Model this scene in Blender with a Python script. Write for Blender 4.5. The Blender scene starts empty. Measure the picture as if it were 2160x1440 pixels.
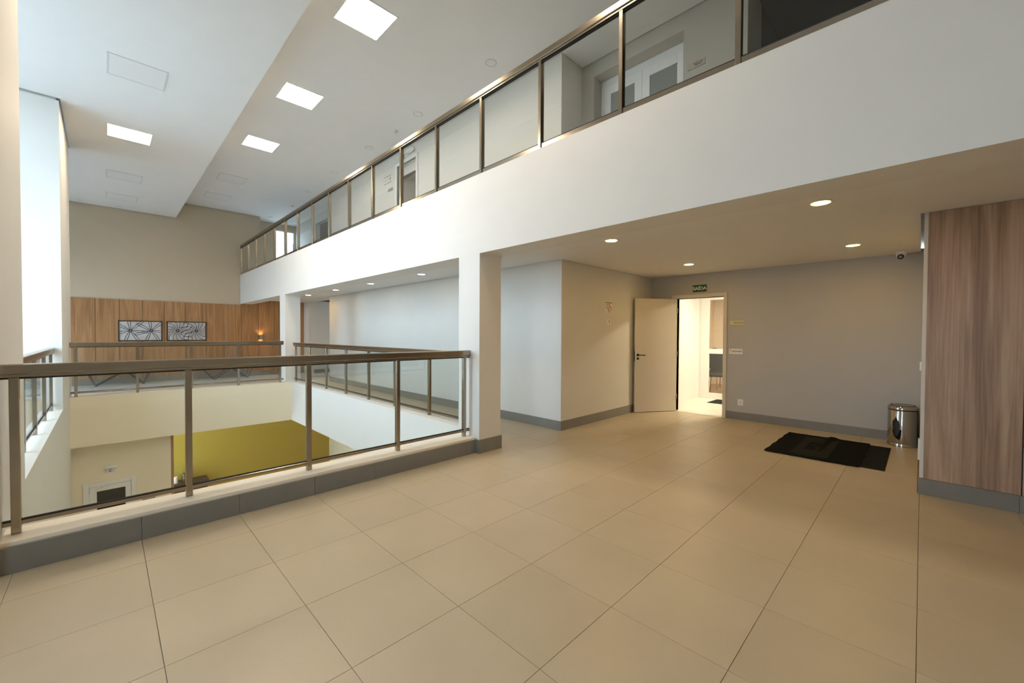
import bpy, bmesh, math, random
from mathutils import Vector, Matrix
random.seed(7)
S = bpy.context.scene
COL = S.collection
PI = math.pi

# ------------------------------------------------------------------ camera
F_PX, YAW, PITCH, ROLL, EYE = 861.861, 0.787037, -0.0174207, 0.0047667, 1.514
cam_d = bpy.data.cameras.new('camera'); cam_d.sensor_fit = 'HORIZONTAL'; cam_d.sensor_width = 36.0
cam_d.lens = 36.0 * F_PX / 2160.0; cam_d.clip_start = 0.02; cam_d.clip_end = 300
cam = bpy.data.objects.new('camera', cam_d); COL.objects.link(cam); S.camera = cam
fw = Vector((math.cos(YAW)*math.cos(PITCH), math.sin(YAW)*math.cos(PITCH), math.sin(PITCH)))
rt = Vector((math.sin(YAW), -math.cos(YAW), 0)); up = rt.cross(fw)
r2 = rt*math.cos(ROLL) + up*math.sin(ROLL); u2 = -rt*math.sin(ROLL) + up*math.cos(ROLL)
M = Matrix((r2, u2, -fw)).transposed().to_4x4(); M.translation = Vector((0, 0, EYE)); cam.matrix_world = M

# ------------------------------------------------------------------ sky, daylight, exposure
SKY = (0.61, 0.80, 1.0); SKY_POWER = 12.2
PANEL_POWER = 44.0; DOWN_POWER = 158.0; WARM = (1.0, 0.56, 0.07); PANEL_COL = (1.0, 0.81, 0.60)
W = bpy.data.worlds.new('sky'); S.world = W; W.use_nodes = True
bg = W.node_tree.nodes['Background']; bg.inputs[0].default_value = (*SKY, 1); bg.inputs[1].default_value = SKY_POWER
S.view_settings.view_transform = 'Standard'; S.view_settings.look = 'None'
S.view_settings.gamma = 1; S.view_settings.use_curve_mapping = False; S.view_settings.exposure = 0.0
S.cycles.use_denoising = True
S.cycles.max_bounces = 10; S.cycles.diffuse_bounces = 6; S.cycles.glossy_bounces = 4
S.cycles.transparent_max_bounces = 16; S.cycles.sample_clamp_indirect = 6.0; S.cycles.caustics_reflective = False

def portal(name, center, sx, sy, direction):
    d = bpy.data.lights.new(name, 'AREA'); d.shape = 'RECTANGLE'; d.size = sx; d.size_y = sy
    d.cycles.is_portal = True
    o = bpy.data.objects.new(name, d); COL.objects.link(o); o.location = center
    o.rotation_euler = Vector(direction).to_track_quat('-Z', 'Y').to_euler(); return o
portal('facade_daylight', (-2.52, 7.6, 2.65), 4.9, 4.0, (1, 0, 0))
portal('far_daylight', (-4.18, 14.1, 1.65), 3.0, 3.0, (1, 0, 0))
portal('side_daylight', (-2.52, 0.88, 2.65), 4.9, 0.7, (1, 0, 0))
portal('gallery_daylight', (4.95, 17.46, 4.35), 0.75, 2.2, (0, -1, 0))

# ------------------------------------------------------------------ materials
MATS = {}
def mat(name, color, rough=0.5, metal=0.0, emit=0.0, ecol=None, spec=0.5, vary=0.0, vscale=3.0, bump=0.0, bscale=60.0, aniso=0.0):
    m = bpy.data.materials.new(name); m.use_nodes = True; nt = m.node_tree; b = nt.nodes['Principled BSDF']
    b.inputs['Base Color'].default_value = (*color, 1); b.inputs['Roughness'].default_value = rough
    b.inputs['Metallic'].default_value = metal; b.inputs['Specular IOR Level'].default_value = spec
    if emit:
        b.inputs['Emission Color'].default_value = (*(ecol or color), 1); b.inputs['Emission Strength'].default_value = emit
    if vary or bump:
        tc = nt.nodes.new('ShaderNodeTexCoord')
    if vary:
        n = nt.nodes.new('ShaderNodeTexNoise'); n.inputs['Scale'].default_value = vscale; n.inputs['Detail'].default_value = 5
        nt.links.new(tc.outputs['Object'], n.inputs['Vector'])
        r = nt.nodes.new('ShaderNodeMapRange'); r.inputs[1].default_value = 0.3; r.inputs[2].default_value = 0.7
        r.inputs[3].default_value = 1 - vary; r.inputs[4].default_value = 1 + vary
        mx = nt.nodes.new('ShaderNodeVectorMath'); mx.operation = 'SCALE'; mx.inputs[0].default_value = color
        nt.links.new(n.outputs['Fac'], r.inputs[0]); nt.links.new(r.outputs[0], mx.inputs['Scale'])
        nt.links.new(mx.outputs[0], b.inputs['Base Color'])
    if bump:
        n2 = nt.nodes.new('ShaderNodeTexNoise'); n2.inputs['Scale'].default_value = bscale; n2.inputs['Detail'].default_value = 3
        nt.links.new(tc.outputs['Object'], n2.inputs['Vector'])
        bp = nt.nodes.new('ShaderNodeBump'); bp.inputs['Strength'].default_value = bump; bp.inputs['Distance'].default_value = 0.01
        nt.links.new(n2.outputs['Fac'], bp.inputs['Height']); nt.links.new(bp.outputs[0], b.inputs['Normal'])
    MATS[name] = m; return m

def wood_mat(name, dark, light, scale=1.0, rough=0.45):
    m = bpy.data.materials.new(name); m.use_nodes = True; nt = m.node_tree; b = nt.nodes['Principled BSDF']; L = nt.links
    tc = nt.nodes.new('ShaderNodeTexCoord'); oi = nt.nodes.new('ShaderNodeObjectInfo')
    add = nt.nodes.new('ShaderNodeVectorMath'); add.operation = 'MULTIPLY_ADD'
    comb = nt.nodes.new('ShaderNodeCombineXYZ')
    for k in range(3): L.new(oi.outputs['Random'], comb.inputs[k])
    add.inputs[1].default_value = (31, 17, 9); L.new(comb.outputs[0], add.inputs[0]); L.new(tc.outputs['Object'], add.inputs[2])
    def noise(sx, sz, det, dist):
        mp = nt.nodes.new('ShaderNodeMapping'); mp.inputs['Scale'].default_value = (sx*scale, sx*scale, sz*scale)
        n = nt.nodes.new('ShaderNodeTexNoise'); n.inputs['Scale'].default_value = 1; n.inputs['Detail'].default_value = det
        n.inputs['Distortion'].default_value = dist
        L.new(add.outputs[0], mp.inputs['Vector']); L.new(mp.outputs[0], n.inputs['Vector']); return n
    a = noise(6.5, 0.45, 5, 1.6); f = noise(70, 1.6, 4, 0.4)
    mix = nt.nodes.new('ShaderNodeMath'); mix.operation = 'MULTIPLY_ADD'; mix.inputs[1].default_value = 0.35
    L.new(f.outputs['Fac'], mix.inputs[0]); 
    sc = nt.nodes.new('ShaderNodeMath'); sc.operation = 'MULTIPLY'; sc.inputs[1].default_value = 0.65
    L.new(a.outputs['Fac'], sc.inputs[0]); L.new(sc.outputs[0], mix.inputs[2])
    cr = nt.nodes.new('ShaderNodeValToRGB'); e = cr.color_ramp.elements
    e[0].position = 0.36; e[0].color = (*dark, 1); e[1].position = 0.63; e[1].color = (*light, 1)
    L.new(mix.outputs[0], cr.inputs[0]); L.new(cr.outputs[0], b.inputs['Base Color']); b.inputs['Roughness'].default_value = rough
    MATS[name] = m; return m

def tile_mat(name, color, rough):
    m = bpy.data.materials.new(name); m.use_nodes = True; nt = m.node_tree; b = nt.nodes['Principled BSDF']; L = nt.links
    tc = nt.nodes.new('ShaderNodeTexCoord'); oi = nt.nodes.new('ShaderNodeObjectInfo'); geo = nt.nodes.new('ShaderNodeNewGeometry')
    n = nt.nodes.new('ShaderNodeTexNoise'); n.inputs['Scale'].default_value = 2.2; n.inputs['Detail'].default_value = 8
    L.new(geo.outputs['Position'], n.inputs['Vector'])
    n2 = nt.nodes.new('ShaderNodeTexNoise'); n2.inputs['Scale'].default_value = 190; n2.inputs['Detail'].default_value = 2
    L.new(geo.outputs['Position'], n2.inputs['Vector'])
    s1 = nt.nodes.new('ShaderNodeMapRange'); s1.inputs[3].default_value = 0.97; s1.inputs[4].default_value = 1.03
    L.new(oi.outputs['Random'], s1.inputs[0])
    s2 = nt.nodes.new('ShaderNodeMapRange'); s2.inputs[1].default_value = .3; s2.inputs[2].default_value = .7; s2.inputs[3].default_value = 0.96; s2.inputs[4].default_value = 1.04
    L.new(n.outputs['Fac'], s2.inputs[0])
    s3 = nt.nodes.new('ShaderNodeMapRange'); s3.inputs[1].default_value = .3; s3.inputs[2].default_value = .7; s3.inputs[3].default_value = 0.96; s3.inputs[4].default_value = 1.04
    L.new(n2.outputs['Fac'], s3.inputs[0])
    p = nt.nodes.new('ShaderNodeMath'); p.operation = 'MULTIPLY'; q = nt.nodes.new('ShaderNodeMath'); q.operation = 'MULTIPLY'
    L.new(s1.outputs[0], p.inputs[0]); L.new(s2.outputs[0], p.inputs[1]); L.new(p.outputs[0], q.inputs[0]); L.new(s3.outputs[0], q.inputs[1])
    v = nt.nodes.new('ShaderNodeVectorMath'); v.operation = 'SCALE'; v.inputs[0].default_value = color
    L.new(q.outputs[0], v.inputs['Scale']); L.new(v.outputs[0], b.inputs['Base Color'])
    b.inputs['Roughness'].default_value = rough
    MATS[name] = m; return m

def glass_mat(name, tint, refl=1.0):
    m = bpy.data.materials.new(name); m.use_nodes = True; nt = m.node_tree
    nt.nodes.remove(nt.nodes['Principled BSDF']); out = nt.nodes['Material Output']
    t = nt.nodes.new('ShaderNodeBsdfTransparent'); t.inputs[0].default_value = (*tint, 1)
    g = nt.nodes.new('ShaderNodeBsdfGlossy'); g.inputs['Roughness'].default_value = 0.02; g.inputs[0].default_value = (refl, refl, refl, 1)
    geo = nt.nodes.new('ShaderNodeNewGeometry'); dot = nt.nodes.new('ShaderNodeVectorMath'); dot.operation = 'DOT_PRODUCT'
    nt.links.new(geo.outputs['Incoming'], dot.inputs[0]); nt.links.new(geo.outputs['Normal'], dot.inputs[1])
    def mth(op, a, b):
        n = nt.nodes.new('ShaderNodeMath'); n.operation = op
        for k, q in enumerate((a, b)):
            if q is None: continue
            if isinstance(q, (int, float)): n.inputs[k].default_value = q
            else: nt.links.new(q, n.inputs[k])
        return n.outputs[0]
    fres = mth('ADD', mth('MULTIPLY', mth('POWER', mth('SUBTRACT', 1.0, mth('ABSOLUTE', dot.outputs['Value'], None)), 5.0), 0.90), 0.035)
    mx = nt.nodes.new('ShaderNodeMixShader'); nt.links.new(fres, mx.inputs[0])
    nt.links.new(t.outputs[0], mx.inputs[1]); nt.links.new(g.outputs[0], mx.inputs[2]); nt.links.new(mx.outputs[0], out.inputs[0])
    MATS[name] = m; return m

mat('ceiling_paint', (0.80, 0.79, 0.77), 0.75, vary=0.01)
mat('wall_paint', (0.70, 0.675, 0.62), 0.6, vary=0.012)
mat('beam_paint', (0.76, 0.735, 0.69), 0.6, vary=0.012)
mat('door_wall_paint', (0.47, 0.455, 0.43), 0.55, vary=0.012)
mat('recess_shade_paint', (0.40, 0.385, 0.335), 0.6, vary=0.012)  # wall colour darkened to carry the shade of the upper recess
mat('cream_paint', (0.84, 0.755, 0.575), 0.6, vary=0.012)
mat('far_wall_paint', (0.55, 0.46, 0.335), 0.6, vary=0.012)
mat('olive_paint', (0.42, 0.275, 0.022), 0.6, vary=0.015)
mat('kerb_paint', (0.90, 0.82, 0.68), 0.5)
mat('white_paint', (0.82, 0.82, 0.80), 0.4)
mat('door_cream', (0.66, 0.60, 0.50), 0.4, vary=0.01)
mat('white_plastic', (0.80, 0.79, 0.75), 0.35)
mat('sill_stone', (0.80, 0.79, 0.75), 0.4, vary=0.02)
mat('grey_skirting', (0.22, 0.21, 0.19), 0.4, vary=0.04, vscale=6)
mat('grout', (0.20, 0.165, 0.125), 0.9)
mat('dark_gap', (0.06, 0.055, 0.05), 0.8)
tile_mat('floor_tile', (0.50, 0.42, 0.295), 0.36)
tile_mat('gallery_tile', (0.78, 0.77, 0.75), 0.25)
tile_mat('bright_tile', (0.72, 0.68, 0.60), 0.25)
mat('steel', (0.36, 0.31, 0.245), 0.2, 1.0, vary=0.03, vscale=9)
mat('chrome', (0.46, 0.44, 0.41), 0.08, 1.0)
mat('black_rubber', (0.012, 0.012, 0.011), 0.7)
mat('black_metal', (0.015, 0.014, 0.013), 0.4)
mat('mat_black', (0.006, 0.006, 0.006), 0.95, bump=0.6, bscale=400, spec=0.1)
mat('mat_grey', (0.022, 0.022, 0.018), 0.95, bump=0.6, bscale=400, spec=0.1)
mat('mat_ridge', (0.012, 0.012, 0.0115), 0.9, bump=0.5, bscale=300, spec=0.15)
mat('art_grey', (0.52, 0.515, 0.51), 0.7, vary=0.12, vscale=14)
mat('art_black', (0.03, 0.03, 0.03), 0.6)
mat('sign_green', (0.0, 0.075, 0.038), 0.5)
mat('sign_white', (0.78, 0.77, 0.74), 0.5)
mat('sign_red', (0.42, 0.05, 0.04), 0.5)
mat('sign_ink', (0.05, 0.045, 0.04), 0.6)
mat('leaf_green', (0.25, 0.36, 0.12), 0.5)
mat('brass_plate', (0.52, 0.38, 0.14), 0.35, 1.0)
mat('steel_plate', (0.36, 0.34, 0.30), 0.4, 0.6)
mat('dark_glass', (0.010, 0.010, 0.008), 0.25, spec=0.15)
mat('frosted_glass', (0.23, 0.245, 0.24), 0.3)
mat('unlit_room_shade', (0.055, 0.055, 0.045), 0.8)  # near-black colour stands in for the shade of the unlit rooms
mat('dark_wood', (0.045, 0.018, 0.008), 0.4, vary=0.2)
mat('vase_glass', (0.10, 0.06, 0.012), 0.2)
mat('candle', (0.75, 0.70, 0.60), 0.5)
mat('black_fabric', (0.02, 0.02, 0.021), 0.8)
mat('beige_room', (0.82, 0.69, 0.53), 0.6)
mat('ground_concrete', (0.33, 0.33, 0.325), 0.9, vary=0.1)
mat('panel_off', (0.78, 0.77, 0.755), 0.6)
mat('lamp_off', (0.62, 0.61, 0.59), 0.5); mat('panel_rim', (0.64, 0.63, 0.61), 0.5)
mat('panel_light', (1, 1, 1), 0.5, emit=PANEL_POWER, ecol=PANEL_COL)
mat('down_light', (1, 1, 1), 0.5, emit=DOWN_POWER, ecol=WARM)
mat('down_light_neutral', (1, 1, 1), 0.5, emit=DOWN_POWER*0.22, ecol=(1.0, 0.84, 0.62))
mat('room_light', (1, 1, 1), 0.5, emit=330, ecol=(1.0, 0.86, 0.62))
mat('sconce_light', (1, 1, 1), 0.5, emit=60, ecol=(1.0, 0.62, 0.28))
mat('lobby_fill_light', (1, 1, 1), 0.5, emit=80, ecol=(1.0, 0.80, 0.50))
wood_mat('wood_panel', (0.255, 0.155, 0.098), (0.50, 0.345, 0.245), rough=0.42)
wood_mat('wood_far', (0.28, 0.13, 0.046), (0.455, 0.25, 0.11), rough=0.42)
wood_mat('wood_floor', (0.25, 0.13, 0.06), (0.42, 0.25, 0.13), rough=0.3)
glass_mat('rail_glass', (0.945, 0.962, 0.957))
glass_mat('door_glass', (0.86, 0.86, 0.84))
glass_mat('window_glass', (0.97, 0.98, 0.98), 0.5)

# ------------------------------------------------------------------ mesh helpers
class MB:
    def __init__(s): s.bm = bmesh.new()
    def box(s, x0, x1, y0, y1, z0, z1, bev=0.0):
        bm = s.bm
        v = [bm.verts.new(p) for p in ((x0,y0,z0),(x1,y0,z0),(x1,y1,z0),(x0,y1,z0),(x0,y0,z1),(x1,y0,z1),(x1,y1,z1),(x0,y1,z1))]
        fs = [bm.faces.new([v[i] for i in f]) for f in ((0,3,2,1),(4,5,6,7),(0,1,5,4),(1,2,6,5),(2,3,7,6),(3,0,4,7))]
        if bev:
            es = list({e for f in fs for e in f.edges})
            bmesh.ops.bevel(bm, geom=es, offset=bev, segments=1, affect='EDGES')
        return s
    def tube(s, pts, r, n=8, closed=False):
        bm = s.bm; pts = [Vector(p) for p in pts]; rings = []
        N = len(pts); prev = None
        for i, p in enumerate(pts):
            a = pts[i-1] if (i > 0 or closed) else p
            b = pts[(i+1) % N] if (i < N-1 or closed) else p
            t = (b - a).normalized()
            ref = prev if prev is not None else (Vector((0,0,1)) if abs(t.z) < 0.9 else Vector((1,0,0)))
            u = (ref - t*ref.dot(t)).normalized(); w = t.cross(u); prev = u
            rr = r[i] if isinstance(r, (list, tuple)) else r
            rings.append([bm.verts.new(p + u*rr*math.cos(2*PI*k/n) + w*rr*math.sin(2*PI*k/n)) for k in range(n)])
        for i in range(N if closed else N-1):
            A, B = rings[i], rings[(i+1) % N]
            for k in range(n): bm.faces.new((A[k], A[(k+1)%n], B[(k+1)%n], B[k]))
        if not closed:
            bm.faces.new(rings[0][::-1]); bm.faces.new(rings[-1])
        return s
    def lathe(s, prof, c, n=32, axis='z'):
        bm = s.bm; c = Vector(c)
        def P(r, h, a):
            q = (r*math.cos(a), r*math.sin(a), h)
            if axis == 'x': q = (h, r*math.cos(a), r*math.sin(a))
            if axis == 'y': q = (r*math.sin(a), h, r*math.cos(a))
            return c + Vector(q)
        rings = []
        for r, h in prof:
            rings.append([bm.verts.new(P(0, h, 0))] if r < 1e-6 else [bm.verts.new(P(r, h, 2*PI*k/n)) for k in range(n)])
        for A, B in zip(rings, rings[1:]):
            for k in range(n):
                q = [A[k % len(A)], A[(k+1) % len(A)], B[(k+1) % len(B)], B[k % len(B)]]
                q = list(dict.fromkeys(q))
                if len(q) > 2: bm.faces.new(q)
        for R, rev in ((rings[0], True), (rings[-1], False)):
            if len(R) > 2: bm.faces.new(R[::-1] if rev else R)
        return s
    def prism(s, poly, fn, d0, d1):
        """poly: 2-D outline, fn(u, v, d) -> xyz"""
        bm = s.bm
        a = [bm.verts.new(fn(u, v, d0)) for u, v in poly]; b = [bm.verts.new(fn(u, v, d1)) for u, v in poly]
        bm.faces.new(a[::-1]); bm.faces.new(b); n = len(poly)
        for k in range(n): bm.faces.new((a[k], a[(k+1)%n], b[(k+1)%n], b[k]))
        return s
    def build(s, name, m, parent=None, smooth=False, auto=False):
        me = bpy.data.meshes.new(name)
        if parent is not None:
            p = parent
            while p.parent is not None: p = p.parent
            bmesh.ops.translate(s.bm, verts=s.bm.verts, vec=-p.location) if p.get('shift', 1) else None
        bmesh.ops.recalc_face_normals(s.bm, faces=s.bm.faces)
        s.bm.to_mesh(me); s.bm.free()
        o = bpy.data.objects.new(name, me); COL.objects.link(o)
        me.materials.append(MATS[m])
        if smooth:
            for f in me.polygons: f.use_smooth = True
            if auto:
                try: me.set_sharp_from_angle(angle=math.radians(40))
                except Exception: pass
        if parent is not None: o.parent = parent
        return o

def tag(o, label=None, cat=None, group=None, kind=None):
    if label: o['label'] = label
    if cat: o['category'] = cat
    if group: o['group'] = group
    if kind: o['kind'] = kind
    return o
def thing(name, label, cat, loc=(0,0,0), group=None, rz=0.0):
    o = bpy.data.objects.new(name, None); COL.objects.link(o); o.location = loc; o.rotation_euler = (0, 0, rz)
    o.empty_display_size = 0.1; return tag(o, label, cat, group)
def struct(o, label=None, cat=None): return tag(o, label, cat, kind='structure')
def bx(name, m, dims, parent=None, bev=0.0): return MB().box(*dims, bev=bev).build(name, m, parent)
def copy_tree(o, parent=None, delta=(0,0,0)):
    c = o.copy(); COL.objects.link(c)
    if parent is not None: c.parent = parent
    else: c.location = o.location + Vector(delta)
    for ch in list(o.children): copy_tree(ch, c)
    return c
def text(name, body, size, m, parent, pos, face, extrude=0.0008, bold=0.0, align='CENTER', sx=1.0):
    """flat lettering on a wall; face '-x','-y','+z' is the direction it looks"""
    cu = bpy.data.curves.new(name, 'FONT'); cu.body = body; cu.size = size; cu.extrude = extrude
    cu.offset = bold; cu.align_x = align; cu.align_y = 'CENTER'
    t = bpy.data.objects.new(name, cu); COL.objects.link(t)
    bpy.context.view_layer.update()
    me = bpy.data.meshes.new_from_object(t.evaluated_get(bpy.context.evaluated_depsgraph_get()))
    bpy.data.objects.remove(t)
    if face == '-x': A = Matrix(((0,0,-1),(-1,0,0),(0,1,0)))
    elif face == '-y': A = Matrix(((1,0,0),(0,0,-1),(0,1,0)))
    else: A = Matrix(((1,0,0),(0,1,0),(0,0,1)))
    p = parent
    while p.parent is not None: p = p.parent
    A = A.to_4x4(); A.translation = Vector(pos) - p.location
    me.transform(A @ Matrix.Diagonal((sx, 1, 1, 1)))
    me.name = name; me.materials.clear(); me.materials.append(MATS[m])
    o = bpy.data.objects.new(name, me); COL.objects.link(o); o.parent = parent
    return o

# ------------------------------------------------------------------ the building
CLO, CMID, CHI = 2.69, 5.17, 5.68        # corridor, low and high ceilings
# floor slab with individually laid porcelain tiles
floor = MB(); floor.box(-2.6, 8.3, -3.5, 4.02, -0.30, -0.010); floor.box(3.70, 8.3, 4.02, 17.4, -0.30, -0.010)
floor = struct(floor.build('floor', 'grout'))
TX, TY, TS = 0.179, 2.4005, 0.6012
XC, XD, YC = TX+6*TS, TX+8*TS, TY+3*TS
regions = [(-1.0, XC, -1.3, 4.005), (XC, XD, -1.3, YC), (XD, 5.56, -1.3, 4.0), (5.56, 8.095, 0.012, 4.0), (3.72, XC, 4.005, 13.35), (XC, XD, YC, 13.35), (XD, 5.095, 4.0, 13.35)]
tile_cache = {}
def tile_piece(x0, x1, y0, y1):
    w, d = round(x1-x0, 3), round(y1-y0, 3)
    if (w, d) not in tile_cache:
        b = MB().box(0, w, 0, d, -0.010, 0.0); bm = b.bm
        es = [e for e in bm.edges if all(v.co.z > -0.001 for v in e.verts)]
        bmesh.ops.bevel(bm, geom=es, offset=0.0007, segments=1, affect='EDGES')
        bmesh.ops.recalc_face_normals(bm, faces=bm.faces)
        me = bpy.data.meshes.new('tile'); bm.to_mesh(me); bm.free(); me.materials.append(MATS['floor_tile']); tile_cache[(w, d)] = me
    o = bpy.data.objects.new('tile', tile_cache[(w, d)]); COL.objects.link(o); o.parent = floor; o.location = (x0, y0, 0)
for i in range(-3, 15):
    for j in range(-20, 8):
        gx0, gx1 = TX + i*TS + 0.0009, TX + (i+1)*TS - 0.0009
        gy0, gy1 = TY - j*TS + 0.0009, TY - (j-1)*TS - 0.0009
        for (a, b, c, d) in regions:
            x0, x1, y0, y1 = max(gx0, a), min(gx1, b), max(gy0, c), min(gy1, d)
            if x1 - x0 > 0.02 and y1 - y0 > 0.02: tile_piece(x0, x1, y0, y1)
annex = bx('floor', 'gallery_tile', (-2.6, -1.0, -3.5, 4.0, -0.012, 0)); struct(annex)
annex2 = bx('floor', 'gallery_tile', (-2.6, -0.9, 4.0, 9.61, -0.30, 0)); struct(annex2)
gal = MB(); gal.box(-4.2, 3.72, 11.60, 16.8, -0.69, 0); gal.box(3.72, 8.3, 13.35, 17.4, -0.012, 0.0)
struct(gal.build('floor', 'gallery_tile'))
hallback = bx('floor', 'floor_tile', (-1.0, 5.56, -3.5, -1.3, -0.012, 0)); struct(hallback)
struct(bx('floor', 'floor_tile', (-0.5, 8.3, 3.2, 17.0, -4.4, -4.2)))                       # lobby far below
up_slab = MB(); up_slab.box(3.40, 8.3, -3.5, 18.2, 2.80, 3.25); struct(up_slab.build('floor', 'gallery_tile'))

# ceilings (stopped 15 mm short of the walls: the dark shadow joint of the photo)
G = 0.015
c = MB(); c.box(3.72, 5.08-G, -3.5, 16.8, CLO, CLO+.03); c.box(5.08-G, 5.56-G, -3.5, 4.0-G, CLO, CLO+.03)
c.box(5.56-G, 8.08-G, 0.012+G, 4.0-G, CLO, CLO+.03); c.box(5.08-G, 5.62, 13.34+G, 16.28-G, CLO, CLO+.03); c.box(5.08-G, 5.434, 16.28-G, 16.8-G, CLO, CLO+.03)
struct(c.build('ceiling', 'ceiling_paint'))
c = MB(); c.box(1.635, 4.83-G, -3.5, 16.8-G, CHI, CHI+.03); c.box(4.83-G, 5.34-G, -3.5, 3.83-G, CHI, CHI+.03)
c.box(4.83-G, 5.34-G, 12.78+G, 17.4-G, CHI, CHI+.03); c.box(3.97+G, 4.83-G, 16.8-G, 17.4-G, CHI, CHI+.03)
struct(c.build('ceiling', 'ceiling_paint'))
c = MB(); c.box(-2.6, 1.635, -3.5, 9.61-G, CMID, CMID+.56); c.box(-0.48+G, 1.635, 9.61-G, 16.8-G, CMID, CMID+.56); c.box(-4.2, -0.48+G, 12.0+G, 16.8-G, CMID, CMID+.56)
struct(c.build('ceiling', 'ceiling_paint'))
struct(bx('ceiling', 'ceiling_paint', (-4.4, 8.4, -3.7, 18.4, 5.76, 5.90)))                # roof slab over everything

# main beam and the two columns
struct(bx('beam', 'beam_paint', (3.355, 3.725, -3.5, 16.8, 2.535, 3.53)))
def column(y0, y1, curb):
    col = struct(bx('column', 'beam_paint', (3.355, 3.725, y0, y1, -0.69, 2.536)))
    return col
col1 = column(3.950, 4.374, True); col2 = column(11.795, 12.25, False)
b = MB(); b.box(3.340, 3.738, 3.935, 3.951, 0, 0.172); b.box(3.340, 3.356, 3.949, 4.02, 0, 0.172); b.box(3.724, 3.738, 3.949, 4.374, 0, 0.172)
b.build('baseboard', 'grey_skirting', col1)

# left wall: near pier, parapet with stone sill, far pier
w = MB(); w.box(-1.05, -0.48, 3.95, 5.25, -4.2, CMID+.01); w.box(-0.9, -0.48, 5.25, 9.61, -4.2, 0.275)
w.box(-4.2, -0.48, 9.61, 12.0, -4.2, CMID-0.03); w.box(-4.2, -0.48-0.03, 9.64, 11.97, CMID-0.03, CMID+.02)
wl = struct(w.build('wall_left', 'wall_paint'))
for k in range(4):
    a = 5.25 + k*1.09
    bx('sill_slab', 'sill_stone', (-0.92, -0.478, a+0.002, a+1.088, 0.275, 0.292), wl)
# far wall with the wood cladding
fwall = struct(MB().box(-4.2, 3.97, 16.83, 17.0, -4.2, CHI+.02).box(3.97, 8.3, 16.83, 17.0, -4.2, 3.2).build('wall_far', 'far_wall_paint'))
seams = [-4.2]+[-0.193 - 0.512*k for k in range(7, 0, -1)]+[-0.193, 0.31, 0.821, 1.33, 1.845, 2.385, 2.88, 3.39, 3.905, 4.42, 4.93, 5.434]
seams = [s for s in seams if s >= -4.2]
for a, b in zip(seams, seams[1:]):
    top = 2.50 if b < 3.395 else CLO
    bx('panel', 'wood_far', (a+0.005, b-0.005, 16.80, 16.83, 0.15, top-0.002), fwall, bev=0.001)
bx('baseboard', 'grey_skirting', (-4.2, 5.434, 16.79, 16.83, 0, 0.15), fwall)
MB().box(-4.2, 5.434, 16.815, 16.832, 0.15, 2.498).box(3.39, 5.434, 16.815, 16.832, 2.498, CLO-.002).build('backing', 'dark_gap', fwall)
# corridor walls (two floors), hall corner, door wall
w = MB(); w.box(5.08, 8.08, 4.0, 13.34, -0.3, CLO+.05)
wr = struct(w.build('wall_right', 'wall_paint'))
for dims in ((5.066, 5.08, 3.986, 13.34, 0, 0.148), (5.08, 8.08, 3.986, 4.0, 0, 0.148)): bx('baseboard', 'grey_skirting', dims, wr)
w = MB(); w.box(5.635, 8.3, 16.282, 16.83, -0.3, CLO+.05); w.box(5.434, 5.64, 16.28, 16.83, -.3, CLO+.05); w.box(8.2, 8.3, 13.3, 16.83, 0, 2.9)
wn = struct(w.build('wall_corridor_end', 'wall_paint')); bx('baseboard', 'grey_skirting', (5.62, 8.2, 16.27, 16.284, 0, 0.148), wn)
DY0, DY1, DH = 2.585, 3.475, 2.235           # hall door opening
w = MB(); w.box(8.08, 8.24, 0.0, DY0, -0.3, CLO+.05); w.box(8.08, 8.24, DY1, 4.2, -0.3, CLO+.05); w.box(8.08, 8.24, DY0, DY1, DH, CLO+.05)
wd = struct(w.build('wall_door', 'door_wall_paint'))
for dims in ((8.066, 8.08, 0.012, DY0-0.066, 0, 0.135), (8.066, 8.08, DY1+0.07, 4.0, 0, 0.135)): bx('baseboard', 'grey_skirting', dims, wd)
# right wall with wood panels
w = MB(); w.box(5.572, 8.24, -3.5, 0.0, -0.3, CLO+.05)
wp = struct(w.build('wall_panelled', 'wall_paint'))
for k in range(5):
    y1 = -0.028 - k*0.60; bx('panel', 'wood_panel', (5.55, 5.572, y1-0.592, y1, 0.152, CLO-0.004), wp, bev=0.0006)
bx('backing', 'dark_gap', (5.566, 5.5735, -3.2, -0.05, 0.152, CLO-.006), wp)
for (a, b_) in ((0.006, -0.612), (-0.614, -1.212), (-1.214, -1.812), (-1.814, -2.6)):
    bx('baseboard', 'grey_skirting', (5.545, 5.574, b_, a, 0, 0.150), wp, bev=0.001)
for (za, zb) in ((1.18, 1.26), (0.30, 0.50)):
    bx('switch_plate', 'white_plastic', (5.66, 5.74, 0.0, 0.012, za, zb), wp, bev=0.002)
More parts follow.
